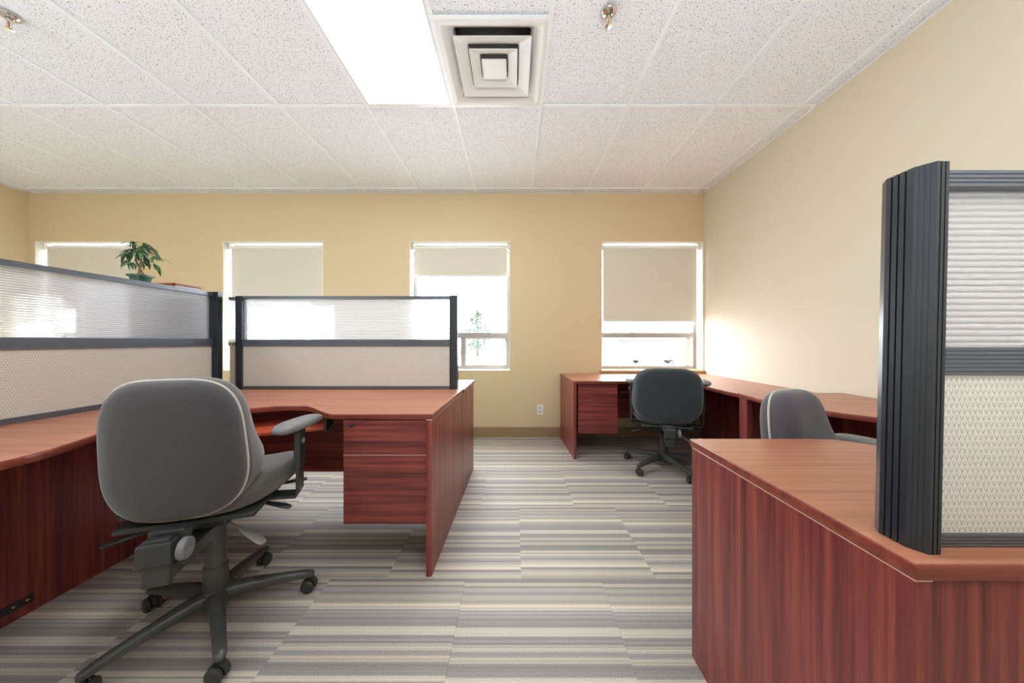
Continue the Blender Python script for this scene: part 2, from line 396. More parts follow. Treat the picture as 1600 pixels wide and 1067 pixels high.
# carpet tiles, running offset between columns
def tile_mesh(name, sx, sy, z0, z1, m, bev=.0015):
    bm = bx(-sx/2, sx/2, -sy/2, sy/2, z0, z1)
    bmesh.ops.recalc_face_normals(bm, faces=bm.faces)
    me = bpy.data.meshes.new(name); bm.to_mesh(me); bm.free(); me.materials.append(m); return me
cm = {}
T = .6096
rows = []; y = YB
while y > YF: rows.append(y); y -= T
ys0 = 1.432
y = ys0 - T*8
k = 0
while y < YB-.001:
    yy0 = max(y, YF); yy1 = min(y+T, YB)
    if yy1-yy0 > .02:
        off = (.033, -.218)[0 if y > 1.4 else 1] if k % 2 == 0 or y > .8 else .033
        off = .033 if round((y-ys0)/T) % 2 == 0 else -.218
        x = off - T*10
        while x < XR:
            a = max(x, XL); b = min(x+T, XR)
            if b-a > .02:
                key = (round(b-a, 3), round(yy1-yy0, 3))
                if key not in cm: cm[key] = tile_mesh('carpet_tile', b-a-.0008, yy1-yy0-.0008, -.007, 0, M['carpet'])
                o = bpy.data.objects.new('carpet_tile', cm[key]); C.objects.link(o); o.location = ((a+b)/2, (yy0+yy1)/2, 0); o.parent = fl
            x += T
    y += T; k += 1

# ceiling : grid and tiles
ceil = struct('ceiling', bx(XL-.15, XR+.15, YF-.15, WY, 2.87, 2.95), M['plenum'])
gx = [.188+.6096*k for k in range(-12, 6)]; gx = [x for x in gx if XL+.02 < x < XR-.02]
gy = [2.218+.6*0+1.2192*k for k in range(-6, 3)]; gy = [3.425 if abs(v-3.437) < .02 else v for v in gy]; gy = [v for v in gy if YF+.03 < v < YB-.02]
LIGHTS = [(-1.031, -.4216, .999, 2.218)]
for cx_, cy_ in ((-1.031, -2.66), (1.4072, -1.44), (-3.4694, -1.44), (-3.4694, .999-1.2192*0-2.4384+1.2192), (1.4072, -.2202+0)):
    pass
VENT = (-.4216, .188, 1.6084, 2.218)
xsg = [XL]+gx+[XR]; ysg = [YF]+gy+[YB]
light_cells = []
tm = {}
def isl(a, b, c, d):
    for (x0, x1, y0, y1) in LIGHTS:
        if abs(a-x0) < .03 and abs(c-y0) < .03: return True
    return False
xi = min(range(len(xsg)), key=lambda i: abs(xsg[i]-(-1.031))); yi = min(range(len(ysg)), key=lambda i: abs(ysg[i]-.999))
for dx, dy in ((3, -2), (-4, -2), (-4, -1)):
    i, j = xi+dx, yi+dy
    if 0 <= i < len(xsg)-1 and 0 <= j < len(ysg)-1: LIGHTS.append((xsg[i], xsg[i+1], ysg[j], ysg[j+1]))
for i in range(len(xsg)-1):
    for j in range(len(ysg)-1):
        a, b, c, d = xsg[i], xsg[i+1], ysg[j], ysg[j+1]
        if isl(a, b, c, d): continue
        if abs(a-VENT[0]) < .03 and abs(c-.999) < .03: d = VENT[2]
        key = (round(b-a, 3), round(d-c, 3))
        if key not in tm: tm[key] = tile_mesh('ceiling_tile', b-a-.004, d-c-.004, 0, .016, M['tile'])
        o = bpy.data.objects.new('ceiling_tile', tm[key]); C.objects.link(o); o.parent = ceil
        o.location = ((a+b)/2, (c+d)/2, ZC+.008+random.uniform(0, .0015))
for x in gx: struct('grid_bar', bx(x-.012, x+.012, YF, YB, ZC, ZC+.0075), M['tbar'], ceil)
for v in gy:
    struct('grid_bar', bx(XL, XR, v-.012, v+.012, ZC-.0004, ZC+.007), M['tbar'], ceil)
struct('grid_bar', bx(VENT[0], VENT[1], VENT[2]-.012, VENT[2]+.012, ZC-.0006, ZC+.002), M['tbar'], ceil)
for a in ((XL, XL+.02, YF, YB), (XR-.02, XR, YF, YB), (XL, XR, YB-.02, YB), (XL, XR, YF, YF+.02)):
    struct('wall_angle', bx(*a, ZC-.0008, ZC+.002), M['tbar'], ceil)

# baseboards
struct('baseboard_back', bx(XL, XR, YB-.008, YB, 0, .114), M['baseboard'], bevel=.003)
struct('baseboard_right', bx(XR-.008, XR, YF, YB-.008, 0, .114), M['baseboard'], bevel=.003)
struct('baseboard_left', bx(XL, XL+.008, YF, YB-.008, 0, .114), M['baseboard'], bevel=.003)
struct('trim_1', bx(.95, XR-.001, YB-.028, YB+.12, WB-.016, WB+.0065), M['oak'], bevel=.004)

# windows
def window(n, a, b, mull=None):
    a += .006; b -= .006; y0, y1 = 3.665, 3.715; z0 = WB+.006; z1 = WT-.006; f = .035
    bm = new(); box(bm, a, a+f, y0, y1, z0, z1); box(bm, b-f, b, y0, y1, z0, z1); box(bm, a+f, b-f, y0, y1, z1-f, z1); box(bm, a+f, b-f, y0, y1, z0, z0+f)
    w = struct('window_%d' % n, bm, M['win_frame'])
    struct('transom', bx(a+f, b-f, y0-.006, y1, 1.108, 1.168), M['win_frame'], w, bevel=.004)
    if mull: struct('mullion', bx(mull-.026, mull+.026, y0+.002, y1, z0+f, 1.108), M['win_frame'], w, bevel=.003)
    ps = [(a+f, b-f, 1.168, z1-f, 3.70)]
    if mull: ps += [(a+f, mull-.026, z0+f, 1.108, 3.70), (mull+.026, b-f, z0+f, 1.108, 3.69)]
    else: ps += [(a+f, b-f, z0+f, 1.108, 3.70)]
    for k, (x0, x1, c0, c1, yy) in enumerate(ps):
        struct('pane', bx(x0, x1, yy, yy+.004, c0, c1), M['glass'], w)
    if mull:
        x0, x1, c0, c1, yy = ps[2]; s = .018
        bm = new(); box(bm, x0, x0+s, yy-.012, yy, c0, c1); box(bm, x1-s, x1, yy-.012, yy, c0, c1); box(bm, x0+s, x1-s, yy-.012, yy, c1-s, c1); box(bm, x0+s, x1-s, yy-.012, yy, c0, c0+s)
        struct('sash', bm, M['blind_bar'], w)
        struct('latch', bx(x1-.016, x1-.004, yy-.024, yy-.012, c1-.03, c1-.01), M['dark_slot'], w)
    else:
        x0, x1, c0, c1, yy = ps[1]
        bm = new(); box(bm, x1-.075, x1-.02, yy-.014, yy-.001, c0, c1)
        struct('sash', bm, M['white_plastic'], w)
    return w
window(1, *WIN[0], mull=-4.78); window(2, *WIN[1], mull=-2.68); window(3, *WIN[2], mull=-.59); window(4, *WIN[3])

def rblind(a, b, zb, label, valance=True):
    y = 3.60
    t = thing('roller_blind', label, 'blind', ((a+b)/2, y, zb), 0, 'roller blinds in the back wall windows')
    bm = new(); box(bm, a+.035, b-.035, y-.001, y+.001, zb+.02, 2.125); obj('blind_fabric', bm, M['blind'], t)
    bm = new(); lathe(bm, [(.0, a+.03), (.019, a+.03), (.019, b-.03), (.0, b-.03)], 16, Matrix.Translation((0, y+.014, 2.13)) @ Matrix.Rotation(PI/2, 4, 'Y'))
    obj('roller_tube', bm, M['blind_bar'], t, smooth='auto')
    obj('bottom_bar', bx(a+.035, b-.035, y-.006, y+.006, zb, zb+.022), M['blind_bar'], t, bevel=.003)
    for x in (a+.012, b-.03):
        obj('bracket', bx(x, x+.018, y-.018, y+.035, 2.10, WT-.007), M['white_plastic'], t, bevel=.002)
rblind(*WIN[0], 1.42, 'leftmost closed roller blind behind the potted plant')
rblind(*WIN[1], 1.42, 'closed cream roller blind above the corner where the two glazed screens meet')
rblind(*WIN[2], 1.799, 'short roller blind pulled only a little way down, showing the tree outside')
rblind(*WIN[3], 1.287, 'long beige roller blind beside the right wall, covering most of its window')

# outlet
t = thing('wall_outlet', 'white electrical outlet low on the back wall between the desks', 'outlet', (.292, YB-.004, .306))
obj('cover_plate', bx(.256, .328, YB-.007, YB, .25, .365), M['white_plastic'], t, bevel=.003)
for z in (.283, .332):
    f = obj('socket', bx(.276, .308, YB-.009, YB-.006, z-.016, z+.016), M['blind_bar'], t, bevel=.002)
    bm = new(); box(bm, .283, .286, YB-.0095, YB-.0085, z-.006, z+.008); box(bm, .297, .300, YB-.0095, YB-.0085, z-.006, z+.008); box(bm, .290, .294, YB-.0095, YB-.0085, z-.013, z-.008)
    obj('slot', bm, M['dark_slot'], f)

# ------------------------------------------------------------------ ceiling fittings
def troffer(x0, x1, y0, y1, label):
    t = thing('ceiling_light', label, 'light', ((x0+x1)/2, (y0+y1)/2, ZC), 0, 'fluorescent ceiling lights')
    g = .012
    bm = new(); box(bm, x0+g, x1-g, y0+g, y0+g+.012, ZC-.002, ZC+.08); box(bm, x0+g, x1-g, y1-g-.012, y1-g, ZC-.002, ZC+.08)
    box(bm, x0+g, x0+g+.012, y0+g+.012, y1-g-.012, ZC-.002, ZC+.08); box(bm, x1-g-.012, x1-g, y0+g+.012, y1-g-.012, ZC-.002, ZC+.08)
    box(bm, x0+g, x1-g, y0+g, y1-g, ZC+.08, ZC+.084)
    obj('housing', bm, M['vent_white'], t)
    obj('diffuser', bx(x0+g+.012, x1-g-.012, y0+g+.012, y1-g-.012, ZC+.004, ZC+.009), M['lamp'], t)
for i, l in enumerate(LIGHTS):
    troffer(*l, 'bright rectangular fluorescent ceiling light beside the square air diffuser' if i == 0 else
            'fluorescent ceiling light behind the viewer, %s' % ('', 'on the right, second row back', 'on the left, second row back', 'on the left, first row back')[i])
def vent():
    x0, x1, y0, y1 = VENT; cx, cy = (x0+x1)/2, (y0+y1)/2; h = .29
    t = thing('air_diffuser', 'square white ceiling air diffuser with nested rings beside the light', 'vent', (cx, cy, ZC))
    def sq(r, z, c=.0):
        if c <= 0: c = .0005
        p = []
        for sx, sy in ((1, 1), (-1, 1), (-1, -1), (1, -1)):
            for k in range(5):
                a = (math.atan2(sy, sx)-PI/4)+k*PI/8
                p.append(Vector((cx+sx*(r-c)+c*math.cos(a), cy+sy*(r-c)+c*math.sin(a), z)))
        return p
    def ring(name, prof, m=None):
        bm = new(); loft(bm, [sq(r, z, c) for r, z, c in prof], caps=False)
        return obj(name, bm, m or M['vent_white'], t, smooth='auto')
    ring('outer_frame', [(.295, ZC+.002, .004), (.295, ZC-.003, .004), (.275, ZC-.004, .01), (.262, ZC+.001, .014), (.215, ZC+.038, .02), (.208, ZC+.07, .02), (.210, ZC+.071, .02), (.217, ZC+.040, .02), (.264, ZC+.005, .014)])
    def cone(r1, r0):
        ring('ring', [(r1, ZC-.004, .008), (r1-.003, ZC-.006, .008), (r1-.012, ZC-.003, .01), (r0, ZC+.016, .012), (r0-.004, ZC+.045, .012), (r0-.001, ZC+.046, .012), (r0+.004, ZC+.018, .012), (r1-.012, ZC+.000, .01), (r1, ZC-.002, .008)])
    cone(.213, .145); cone(.137, .082)
    bm = new(); loft(bm, [sq(.073, ZC-.004, .006), sq(.070, ZC-.006, .006), sq(.064, ZC-.004, .006), sq(.016, ZC+.032, .004), sq(.012, ZC+.033, .004)])
    obj('centre_cone', bm, M['vent_white'], t, smooth='auto')
    bm = new(); lathe(bm, [(0, -.004), (.012, -.004), (.014, 0), (.014, .02), (0, .02)], 14, Matrix.Translation((cx, cy, ZC+.01)))
    obj('screw', bm, M['vent_white'], t, smooth='auto')
    bm = new(); box(bm, x0+.02, x1-.02, y0+.02, y1-.02, ZC+.12, ZC+.125); obj('duct', bm, M['dark_slot'], t)
vent()
def sprinkler(x, y, label):
    t = thing('fire_sprinkler', label, 'sprinkler', (x, y, ZC), 0, 'chrome fire sprinklers on the ceiling')
    Mx = Matrix.Translation((x, y, ZC))
    bm = new(); lathe(bm, [(0, .003), (.038, .003), (.038, -.003), (.030, -.012), (.016, -.016), (.014, -.010), (0, -.010)], 24, Mx); obj('escutcheon', bm, M['chrome'], t, smooth='auto')
    bm = new(); lathe(bm, [(0, -.01), (.011, -.01), (.011, -.03), (.007, -.034), (0, -.034)], 16, Mx); obj('body', bm, M['chrome'], t, smooth='auto')
    bm = new()
    for s in (-1, 1): tube(bm, [Vector((x+s*.009, y, ZC-.03)), Vector((x+s*.013, y, ZC-.045)), Vector((x+s*.009, y, ZC-.058)), Vector((x, y, ZC-.064))], .0025, 6)
    obj('frame_arm', bm, M['chrome'], t, smooth=True)
    bm = new(); lathe(bm, [(0, -.034), (.0025, -.035), (.0025, -.056), (0, -.058)], 8, Mx); obj('glass_bulb', bm, M['red_bulb'], t, smooth=True)
    bm = new(); lathe(bm, [(0, -.063), (.006, -.063), (.017, -.066), (.017, -.068), (.005, -.069), (0, -.069)], 16, Mx); obj('deflector', bm, M['chrome'], t, smooth='auto')
sprinkler(.474, 1.585, 'chrome fire sprinkler right of the air diffuser'); sprinkler(-2.55, 1.60, 'chrome fire sprinkler at the far left of the ceiling')

# ------------------------------------------------------------------ desks
def slab(name, pts, z0, z1, m, parent, bevel=.003):
    bm = new(); prism(bm, pts, z0, z1); return obj(name, bm, m, parent, bevel=bevel)
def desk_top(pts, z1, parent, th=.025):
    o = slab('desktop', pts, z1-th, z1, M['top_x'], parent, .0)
    # dark edge banding as a thin strip following the outline
    P = [Vector((*p, 0)) for p in pts]; n = len(P)
    area = sum(P[i].x*P[(i+1) % n].y-P[(i+1) % n].x*P[i].y for i in range(n))
    sg = 1 if area > 0 else -1
    off = []
    for i in range(n):
        e1 = (P[i]-P[i-1]).normalized(); e2 = (P[(i+1) % n]-P[i]).normalized()
        n1 = Vector((e1.y, -e1.x, 0))*sg; n2 = Vector((e2.y, -e2.x, 0))*sg
        b = (n1+n2); b = b.normalized() if b.length > 1e-5 else n1
        off.append(b/max(.4, b.dot(n1)))
    bm = new(); secs = []
    for d, z in ((0.0, z1-th+.0002), (.0015, z1-th+.001), (.0025, z1-th+.004), (.0025, z1-.004), (.0015, z1-.0012), (0, z1+.0001)):
        secs.append([Vector((P[i].x+off[i].x*d, P[i].y+off[i].y*d, z)) for i in range(n)])
    loft(bm, secs, caps=False)
    obj('edge_band', bm, M['wood_edge'], o, smooth='auto')
    return o
def xy(pts): return [(p.x, p.y) for p in pts]
PNL = .025
# -- desk A, the left cockpit desk
A = thing('corner_desk', 'large mahogany corner desk with drawer pedestal in front of the grey swivel chair', 'desk', (-1.2, 1.5, 0))
cur = spline([(-.84, 1.452), (-.881, 1.478), (-.93, 1.52), (-.986, 1.569), (-1.03, 1.605), (-1.078, 1.627), (-1.15, 1.632), (-1.236, 1.610), (-1.342, 1.548), (-1.43, 1.47), (-1.50, 1.38), (-1.535, 1.28), (-1.53, 1.2), (-1.497, 1.128), (-1.447, 1.015), (-1.428, .935), (-1.429, .80), (-1.43, .5)], 4)
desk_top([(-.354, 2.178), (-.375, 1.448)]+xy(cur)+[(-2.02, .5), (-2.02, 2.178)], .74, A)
bm = new(); prism(bm, [(-.400, 1.442), (-.375, 1.442), (-.3535, 2.180), (-.3785, 2.180)], 0, .7135); obj('end_panel', bm, M['wood_z'], A, bevel=.0012)
bm = new(); prism(bm, [(-.400, 1.4415), (-.3745, 1.4415), (-.353, 2.180), (-.3785, 2.180)], .7135, .7152); obj('panel_lip', bm, M['edge_lip'], A)
obj('modesty_panel', bx(-1.9, -.40, 2.14, 2.16, .19, .715), M['wood_x'], A, bevel=.001)
obj('side_panel', bx(-1.94, -1.915, .5, 2.16, 0, .715), M['wood_z'], A, bevel=.001)
ped = obj('pedestal', bx(-.785, -.402, 1.478, 2.05, .233, .712), M['wood_x'], A, bevel=.001)
d1 = obj('drawer', bx(-.785, -.402, 1.458, 1.477, .553, .709), M['wood_x'], ped, bevel=.0015)
d2 = obj('drawer', bx(-.785, -.402, 1.458, 1.477, .231, .549), M['wood_x'], ped, bevel=.0015)
bm = new(); lathe(bm, [(0, 0), (.011, 0), (.011, .004), (.008, .006), (.0, .006)], 18, Matrix.Translation((-.746, 1.458, .688)) @ Matrix.Rotation(PI/2, 4, 'X'))
obj('drawer_lock', bm, M['dark_slot'], ped, smooth='auto', label='black round drawer lock')
obj('drawer_lip', bx(-.785, -.402, 1.4572, 1.4585, .5485, .5505), M['edge_lip'], ped)
Mt = Matrix.Translation((-1.19, 1.505, .64)) @ Matrix.Rotation(math.radians(22.3), 4, 'Z')
tr = obj('keyboard_tray', bx(-.25, .25, 0, .27, -.018, 0, mtx=Mt), wood('tray_wood_lit', 'X', dark=(0.30, .045, .02), mid=(0.42, .075, .03), lite=(0.5, .11, .045)), A, bevel=.003, label='orange red keyboard tray, its wood colour brightened as if catching light')  # light caught by the tray is put into its wood colour
obj('tray_bracket', bx(.25, .262, 0, .25, -.03, .075, mtx=Mt), M['plastic'], A, bevel=.002)
obj('tray_bracket', bx(-.262, -.25, 0, .25, -.03, .075, mtx=Mt), M['plastic'], A, bevel=.002)
pl = obj('joining_plate', bx(-1.915, -1.911, 1.10, 1.262, .042, .072), M['dark_slot'], A, bevel=.001, label='black metal joining plate')
for yy in (1.12, 1.155, 1.21, 1.245):
    bm = new(); lathe(bm, [(0, 0), (.005, 0), (.004, .002), (0, .0025)], 10, Matrix.Translation((-1.911, yy, .057)) @ Matrix.Rotation(PI/2, 4, 'Y')); obj('screw', bm, M['chrome'], pl, smooth='auto')
# -- desk B, back to back with A
B = thing('back_desk', 'mahogany desk behind the middle screen, only its sunlit end showing', 'desk', (-1.2, 2.43, 0))
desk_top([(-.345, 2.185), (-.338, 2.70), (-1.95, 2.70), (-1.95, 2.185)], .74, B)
bm = new(); prism(bm, [(-.3775, 2.1812), (-.3525, 2.1812), (-.3395, 2.66), (-.3645, 2.66)], 0, .7135); obj('end_panel', bm, M['wood_z'], B, bevel=.0012)
bm = new(); prism(bm, [(-.3775, 2.1812), (-.352, 2.1812), (-.339, 2.66), (-.3645, 2.66)], .7135, .7152); obj('panel_lip', bm, M['edge_lip'], B)
obj('modesty_panel', bx(-1.93, -.379, 2.22, 2.24, .30, .714), M['wood_x'], B, bevel=.001)
obj('end_panel', bx(-1.949, -1.925, 2.182, 2.66, 0, .7135), M['wood_z'], B, bevel=.0015)

# -- desk C, front right
Cd = thing('corner_desk', 'mahogany corner desk at the front right carrying the tall black-edged screen', 'desk', (1.2, .8, 0))
cur = spline([(1.607, 1.375), (1.60, 1.20), (1.54, 1.05), (1.45, .96), (1.34, .93), (1.25, .948), (1.18, .989), (1.13, 1.045), (1.08, 1.074), (1.0, 1.083)], 5)
desk_top([(.605, 1.083), (.605, .4765), (2.115, .4765), (2.115, 1.375)]+xy(cur), .74, Cd)
obj('end_panel', bx(.607, .607+PNL, .479, 1.081, 0, .7115), M['wood_z'], Cd, bevel=.0015)
obj('panel_lip', bx(.6062, .607+PNL, .478, 1.0815, .7118, .7138), M['edge_lip'], Cd)
obj('front_panel', bx(.607+PNL, 2.11, .484, .504, .0, .714), M['wood_z'], Cd, bevel=.001)
# -- desk E, wing along the right wall
E = thing('side_desk', 'mahogany desk wing along the right wall behind the second grey chair', 'desk', (1.8, 1.7, 0))
cur = spline([(1.607, 1.383), (1.535, 1.47), (1.48, 1.557), (1.44, 1.67), (1.425, 1.79), (1.43, 1.94), (1.44, 2.04)], 5)
desk_top(xy(cur)+[(2.115, 2.04), (2.115, 1.383)], .738, E)
obj('end_panel', bx(1.445, 2.10, 2.005, 2.03, 0, .712), M['wood_z'], E, bevel=.001)
obj('front_upright', bx(1.440, 1.472, 1.955, 2.004, 0, .712), M['wood_z'], E, bevel=.0015)
obj('modesty_panel', bx(2.07, 2.09, 1.39, 2.0, .1, .712), M['wood_z'], E, bevel=.001)
# -- desk D, back right corner
D = thing('corner_desk', 'mahogany corner desk under the right window with the black swivel chair', 'desk', (1.3, 3.1, 0))
cur = spline([(1.10, 2.865), (1.22, 2.862), (1.36, 2.82), (1.47, 2.72), (1.52, 2.58), (1.53, 2.42), (1.535, 2.25), (1.54, 2.06)], 5)
desk_top([(.512, 3.518), (.540, 2.865)]+xy(cur)+[(2.115, 2.06), (2.115, 3.518)], .71, D)
bm = new(); prism(bm, [(.514, 3.515), (.542, 2.87), (.567, 2.87), (.539, 3.515)], 0, .6845); obj('end_panel', bm, M['wood_z'], D, bevel=.001)
obj('modesty_panel', bx(.60, 2.08, 3.30, 3.32, .27, .684), M['wood_x'], D, bevel=.001)
obj('side_panel', bx(1.95, 1.97, 2.08, 3.29, .05, .684), M['wood_z'], D, bevel=.001)
ped = obj('pedestal', bx(.585, .945, 2.91, 3.28, .228, .684), M['wood_x'], D, bevel=.001)
obj('drawer', bx(.585, .945, 2.888, 2.909, .51, .682), M['wood_x'], ped, bevel=.0015)
obj('drawer', bx(.585, .945, 2.888, 2.909, .228, .507), M['wood_x'], ped, bevel=.0015)
Mt = Matrix.Translation((1.24, 2.93, .60)) @ Matrix.Rotation(math.radians(-8), 4, 'Z')
obj('keyboard_tray', bx(-.25, .25, 0, .27, -.018, 0, mtx=Mt), M['wood_x'], D, bevel=.003)

# ------------------------------------------------------------------ screens
def rail_x(name, x0, x1, yc, th, z0, z1, n, parent):
    P = rib_edge((yc-th/2, z1), (yc-th/2, z0), n, .003, .22)+rib_edge((yc+th/2, z0), (yc+th/2, z1), n, .003, .22)
    bm = new(); prism(bm, P, x0, x1, 'YZ'); return obj(name, bm, M['black_alu'], parent, bevel=0)
def rail_y(name, xc, th, y0, y1, z0, z1, n, parent):
    P = rib_edge((xc-th/2, z1), (xc-th/2, z0), n, .003, .22)+rib_edge((xc+th/2, z0), (xc+th/2, z1), n, .003, .22)
    bm = new(); prism(bm, P, y0, y1, 'XZ'); return obj(name, bm, M['black_alu'], parent, bevel=0)
def post(x0, x1, y0, y1, z0, z1, parent, nx=3, ny=3):
    P = rib_edge((x0, y0), (x1, y0), nx, .0025, .25)+rib_edge((x1, y0), (x1, y1), ny, .0025, .25)+rib_edge((x1, y1), (x0, y1), nx, .0025, .25)+rib_edge((x0, y1), (x0, y0), ny, .0025, .25)
    bm = new(); prism(bm, P, z0, z1); obj('post', bm, M['post_black'], parent, bevel=0)
ZT = .7405
# left screen (along Y)
S = thing('desk_screen', 'long desk screen on the left running towards the viewer, its top rail below the plant', 'screen', (-2.04, 1.4, ZT), 0, 'office desk screens')
xc = -2.04
rail_y('top_rail', xc, .05, .5, 2.12, 1.375, 1.40, 3, S); rail_y('middle_rail', xc, .05, .5, 2.12, 1.040, 1.090, 5, S); rail_y('bottom_rail', xc, .05, .5, 2.12, ZT, .767, 3, S)
obj('reeded_pane', bx(xc-.004, xc+.004, .5, 2.12, 1.088, 1.377), M['reeded'], S)
obj('fabric_panel', bx(xc-.018, xc+.018, .5, 2.12, .765, 1.042), M['weave_y'], S)
post(-2.055, -1.978, 2.118, 2.150, ZT, 1.402, S)
# middle screen (along X)
S = thing('desk_screen', 'desk screen across the back of the corner desk, in front of the two middle windows', 'screen', (-1.15, 2.2, ZT), 0, 'office desk screens')
yc = 2.205
rail_x('top_rail', -1.875, -.44, yc, .04, 1.362, 1.383, 2, S); rail_x('middle_rail', -1.875, -.44, yc, .04, 1.034, 1.083, 3, S); rail_x('bottom_rail', -1.875, -.44, yc, .04, ZT, .762, 2, S)
obj('reeded_pane', bx(-1.875, -.44, yc-.004, yc+.004, 1.081, 1.364), M['reeded'], S)
obj('fabric_panel', bx(-1.875, -.44, yc-.014, yc+.014, .760, 1.036), M['weave_x'], S)
post(-1.917, -1.873, yc-.025, yc+.025, ZT, 1.383, S); post(-.443, -.390, yc-.025, yc+.025, ZT, 1.387, S)
# narrow filler between them
S = thing('screen_connector', 'narrow infill with a pale rod where the left and middle screens meet', 'connector', (-1.955, 2.2, ZT))
for z0, z1 in ((1.355, 1.378), (1.04, 1.075), (ZT, .765)):
    obj('rail', bx(-1.975, -1.918, 2.19, 2.215, z0, z1), M['black_alu'], S, bevel=.002)
obj('reeded_pane', bx(-1.972, -1.92, 2.20, 2.206, 1.074, 1.356), M['reeded'], S)
obj('fabric_panel', bx(-1.972, -1.92, 2.198, 2.208, .764, 1.041), M['weave_x'], S)
bm = new(); tube(bm, [(-1.942, 2.175, .75), (-1.942, 2.175, 1.07)], .004, 8); obj('rod', bm, M['brass'], S, smooth='auto')
bm = new(); tube(bm, [(-1.928, 2.176, .76), (-1.930, 2.172, .88), (-1.926, 2.176, 1.06)], .0025, 8); obj('cord', bm, M['brass'], S, smooth='auto')
for z in (.745, 1.062): obj('clip', bx(-1.955, -1.918, 2.165, 2.19, z, z+.02), M['white_plastic'], S, bevel=.003)
# right foreground screen
S = thing('desk_screen', 'tall black-edged screen in the right foreground with white ribbed pane over woven fabric', 'screen', (.655, .527, ZT), 0, 'office desk screens')
yc = .534
rail_x('top_rail', .668, 2.05, yc, .040, 1.325, 1.3525, 4, S); rail_x('middle_rail', .668, 2.05, yc, .040, 1.018, 1.065, 7, S); rail_x('bottom_rail', .668, 2.05, yc, .040, ZT, .7615, 4, S)
obj('reeded_pane', bx(.668, 2.05, yc-.004, yc+.004, 1.063, 1.327), M['reeded'], S)
obj('fabric_panel', bx(.668, 2.05, yc-.015, yc+.015, .7605, 1.02), M['weave_x'], S)
P = rib_edge((.650, .4964), (.671, .4964), 3, .0028, .28)+[(.671, .571)]+rib_edge((.650, .571), (.637, .5535), 1, .002)+rib_edge((.637, .5535), (.637, .515), 4, .0028, .28)+rib_edge((.637, .515), (.650, .4964), 4, .0008, .2)
bm = new(); prism(bm, P, ZT, 1.358, mtx=Matrix.Translation((.64, 0, ZT)) @ Matrix.Rotation(math.radians(1.3), 4, 'Y') @ Matrix.Translation((-.64, 0, -ZT))); obj('post', bm, M['post_black'], S, bevel=0)

# ------------------------------------------------------------------ cabinet, plant, box behind the left screen
t = thing('storage_cabinet', 'grey storage cabinet behind the left screen, under the plant', 'cabinet', (-2.26, 2.0, 0))
obj('body', bx(-2.40, -2.115, 1.74, 2.26, .03, 1.398), M['cab'], t, bevel=.003)
obj('plinth', bx(-2.38, -2.135, 1.76, 2.24, 0, .03), M['dark_slot'], t)
for k in range(2):
    d = obj('door', bx(-2.418, -2.401, 1.745+k*.258, 1.997+k*.258, .04, 1.39), M['cab'], t, bevel=.002)
    bm = new(); yy = 1.975+k*.05; tube(bm, [(-2.417, yy, .85), (-2.44, yy, .86), (-2.44, yy, .98), (-2.417, yy, .99)], .005, 8); obj('handle', bm, M['chrome'], d, smooth=True)
bm = bx(-2.30, -2.125, 1.985, 2.155, 1.3985, 1.429); w = tag(obj('wooden_box', bm, M['box_wood'], None, bevel=.003), 'flat reddish-brown wooden box lying on the cabinet right of the plant', 'box')
obj('lid', bx(-2.304, -2.121, 1.981, 2.159, 1.4292, 1.438), M['box_wood'], w, bevel=.002)

px, py, pz = -2.17, 1.842, 1.3985
t = thing('potted_plant', 'small leafy money tree in a dark green pot above the left screen', 'plant', (px, py, pz))
def sqr(r, z, c=.006):
    p = []
    for sx, sy in ((1, 1), (-1, 1), (-1, -1), (1, -1)):
        for k in range(4):
            a = (math.atan2(sy, sx)-PI/4)+k*PI/6
            p.append(Vector((px+sx*(r-c)+c*math.cos(a), py+sy*(r-c)+c*math.sin(a), z)))
    return p
bm = new(); loft(bm, [sqr(.024, pz), sqr(.026, pz+.006), sqr(.034, pz+.045), sqr(.041, pz+.047), sqr(.042, pz+.058), sqr(.038, pz+.058), sqr(.032, pz+.046)])
obj('pot', bm, M['pot'], t, smooth='auto')
bm = new(); loft(bm, [sqr(.031, pz+.044), sqr(.032, pz+.050), sqr(.015, pz+.055)]); obj('soil', bm, M['soil'], t, smooth=True)
rnd = random.Random(11)
tops = []
for k, (dx, dy) in enumerate(((-.012, 0), (.010, .006), (.0, -.01))):
    pts = [Vector((px+dx*1.3, py+dy, pz+.05)), Vector((px+dx*.3-.004, py+dy*.4, pz+.085)), Vector((px-dx*.8-.008, py-dy, pz+.125)), Vector((px-dx-.012, py-dy, pz+.165))]
    bm = new(); tube(bm, spline([tuple(p) for p in pts], 4), .0052, 7); obj('stem', bm, M['bark'], t, smooth=True); tops.append(pts[-1])
def leaf_mesh(ln, wd, droop):
    bm = new(); n = 7; rowsv = []
    for i in range(n+1):
        u = i/n; w = wd*.85*math.sin(PI*min(1, u*.93+.04))**.8*(1-.25*u); y = ln*math.sin(u*droop)/max(droop, .01); z = -ln*(1-math.cos(u*droop))/max(droop, .01)
        rowsv.append([bm.verts.new((-w, y, z+w*.25)), bm.verts.new((0, y, z)), bm.verts.new((w, y, z+w*.25))])
    for a, b in zip(rowsv, rowsv[1:]):
        bm.faces.new((a[0], a[1], b[1], b[0])); bm.faces.new((a[1], a[2], b[2], b[1]))
    me = bpy.data.meshes.new('leaf'); bm.to_mesh(me); bm.free(); me.materials.append(M['leaf'])
    for f in me.polygons: f.use_smooth = True
    return me
lms = [leaf_mesh(.085, .013, .9), leaf_mesh(.07, .011, 1.3), leaf_mesh(.095, .014, .6)]
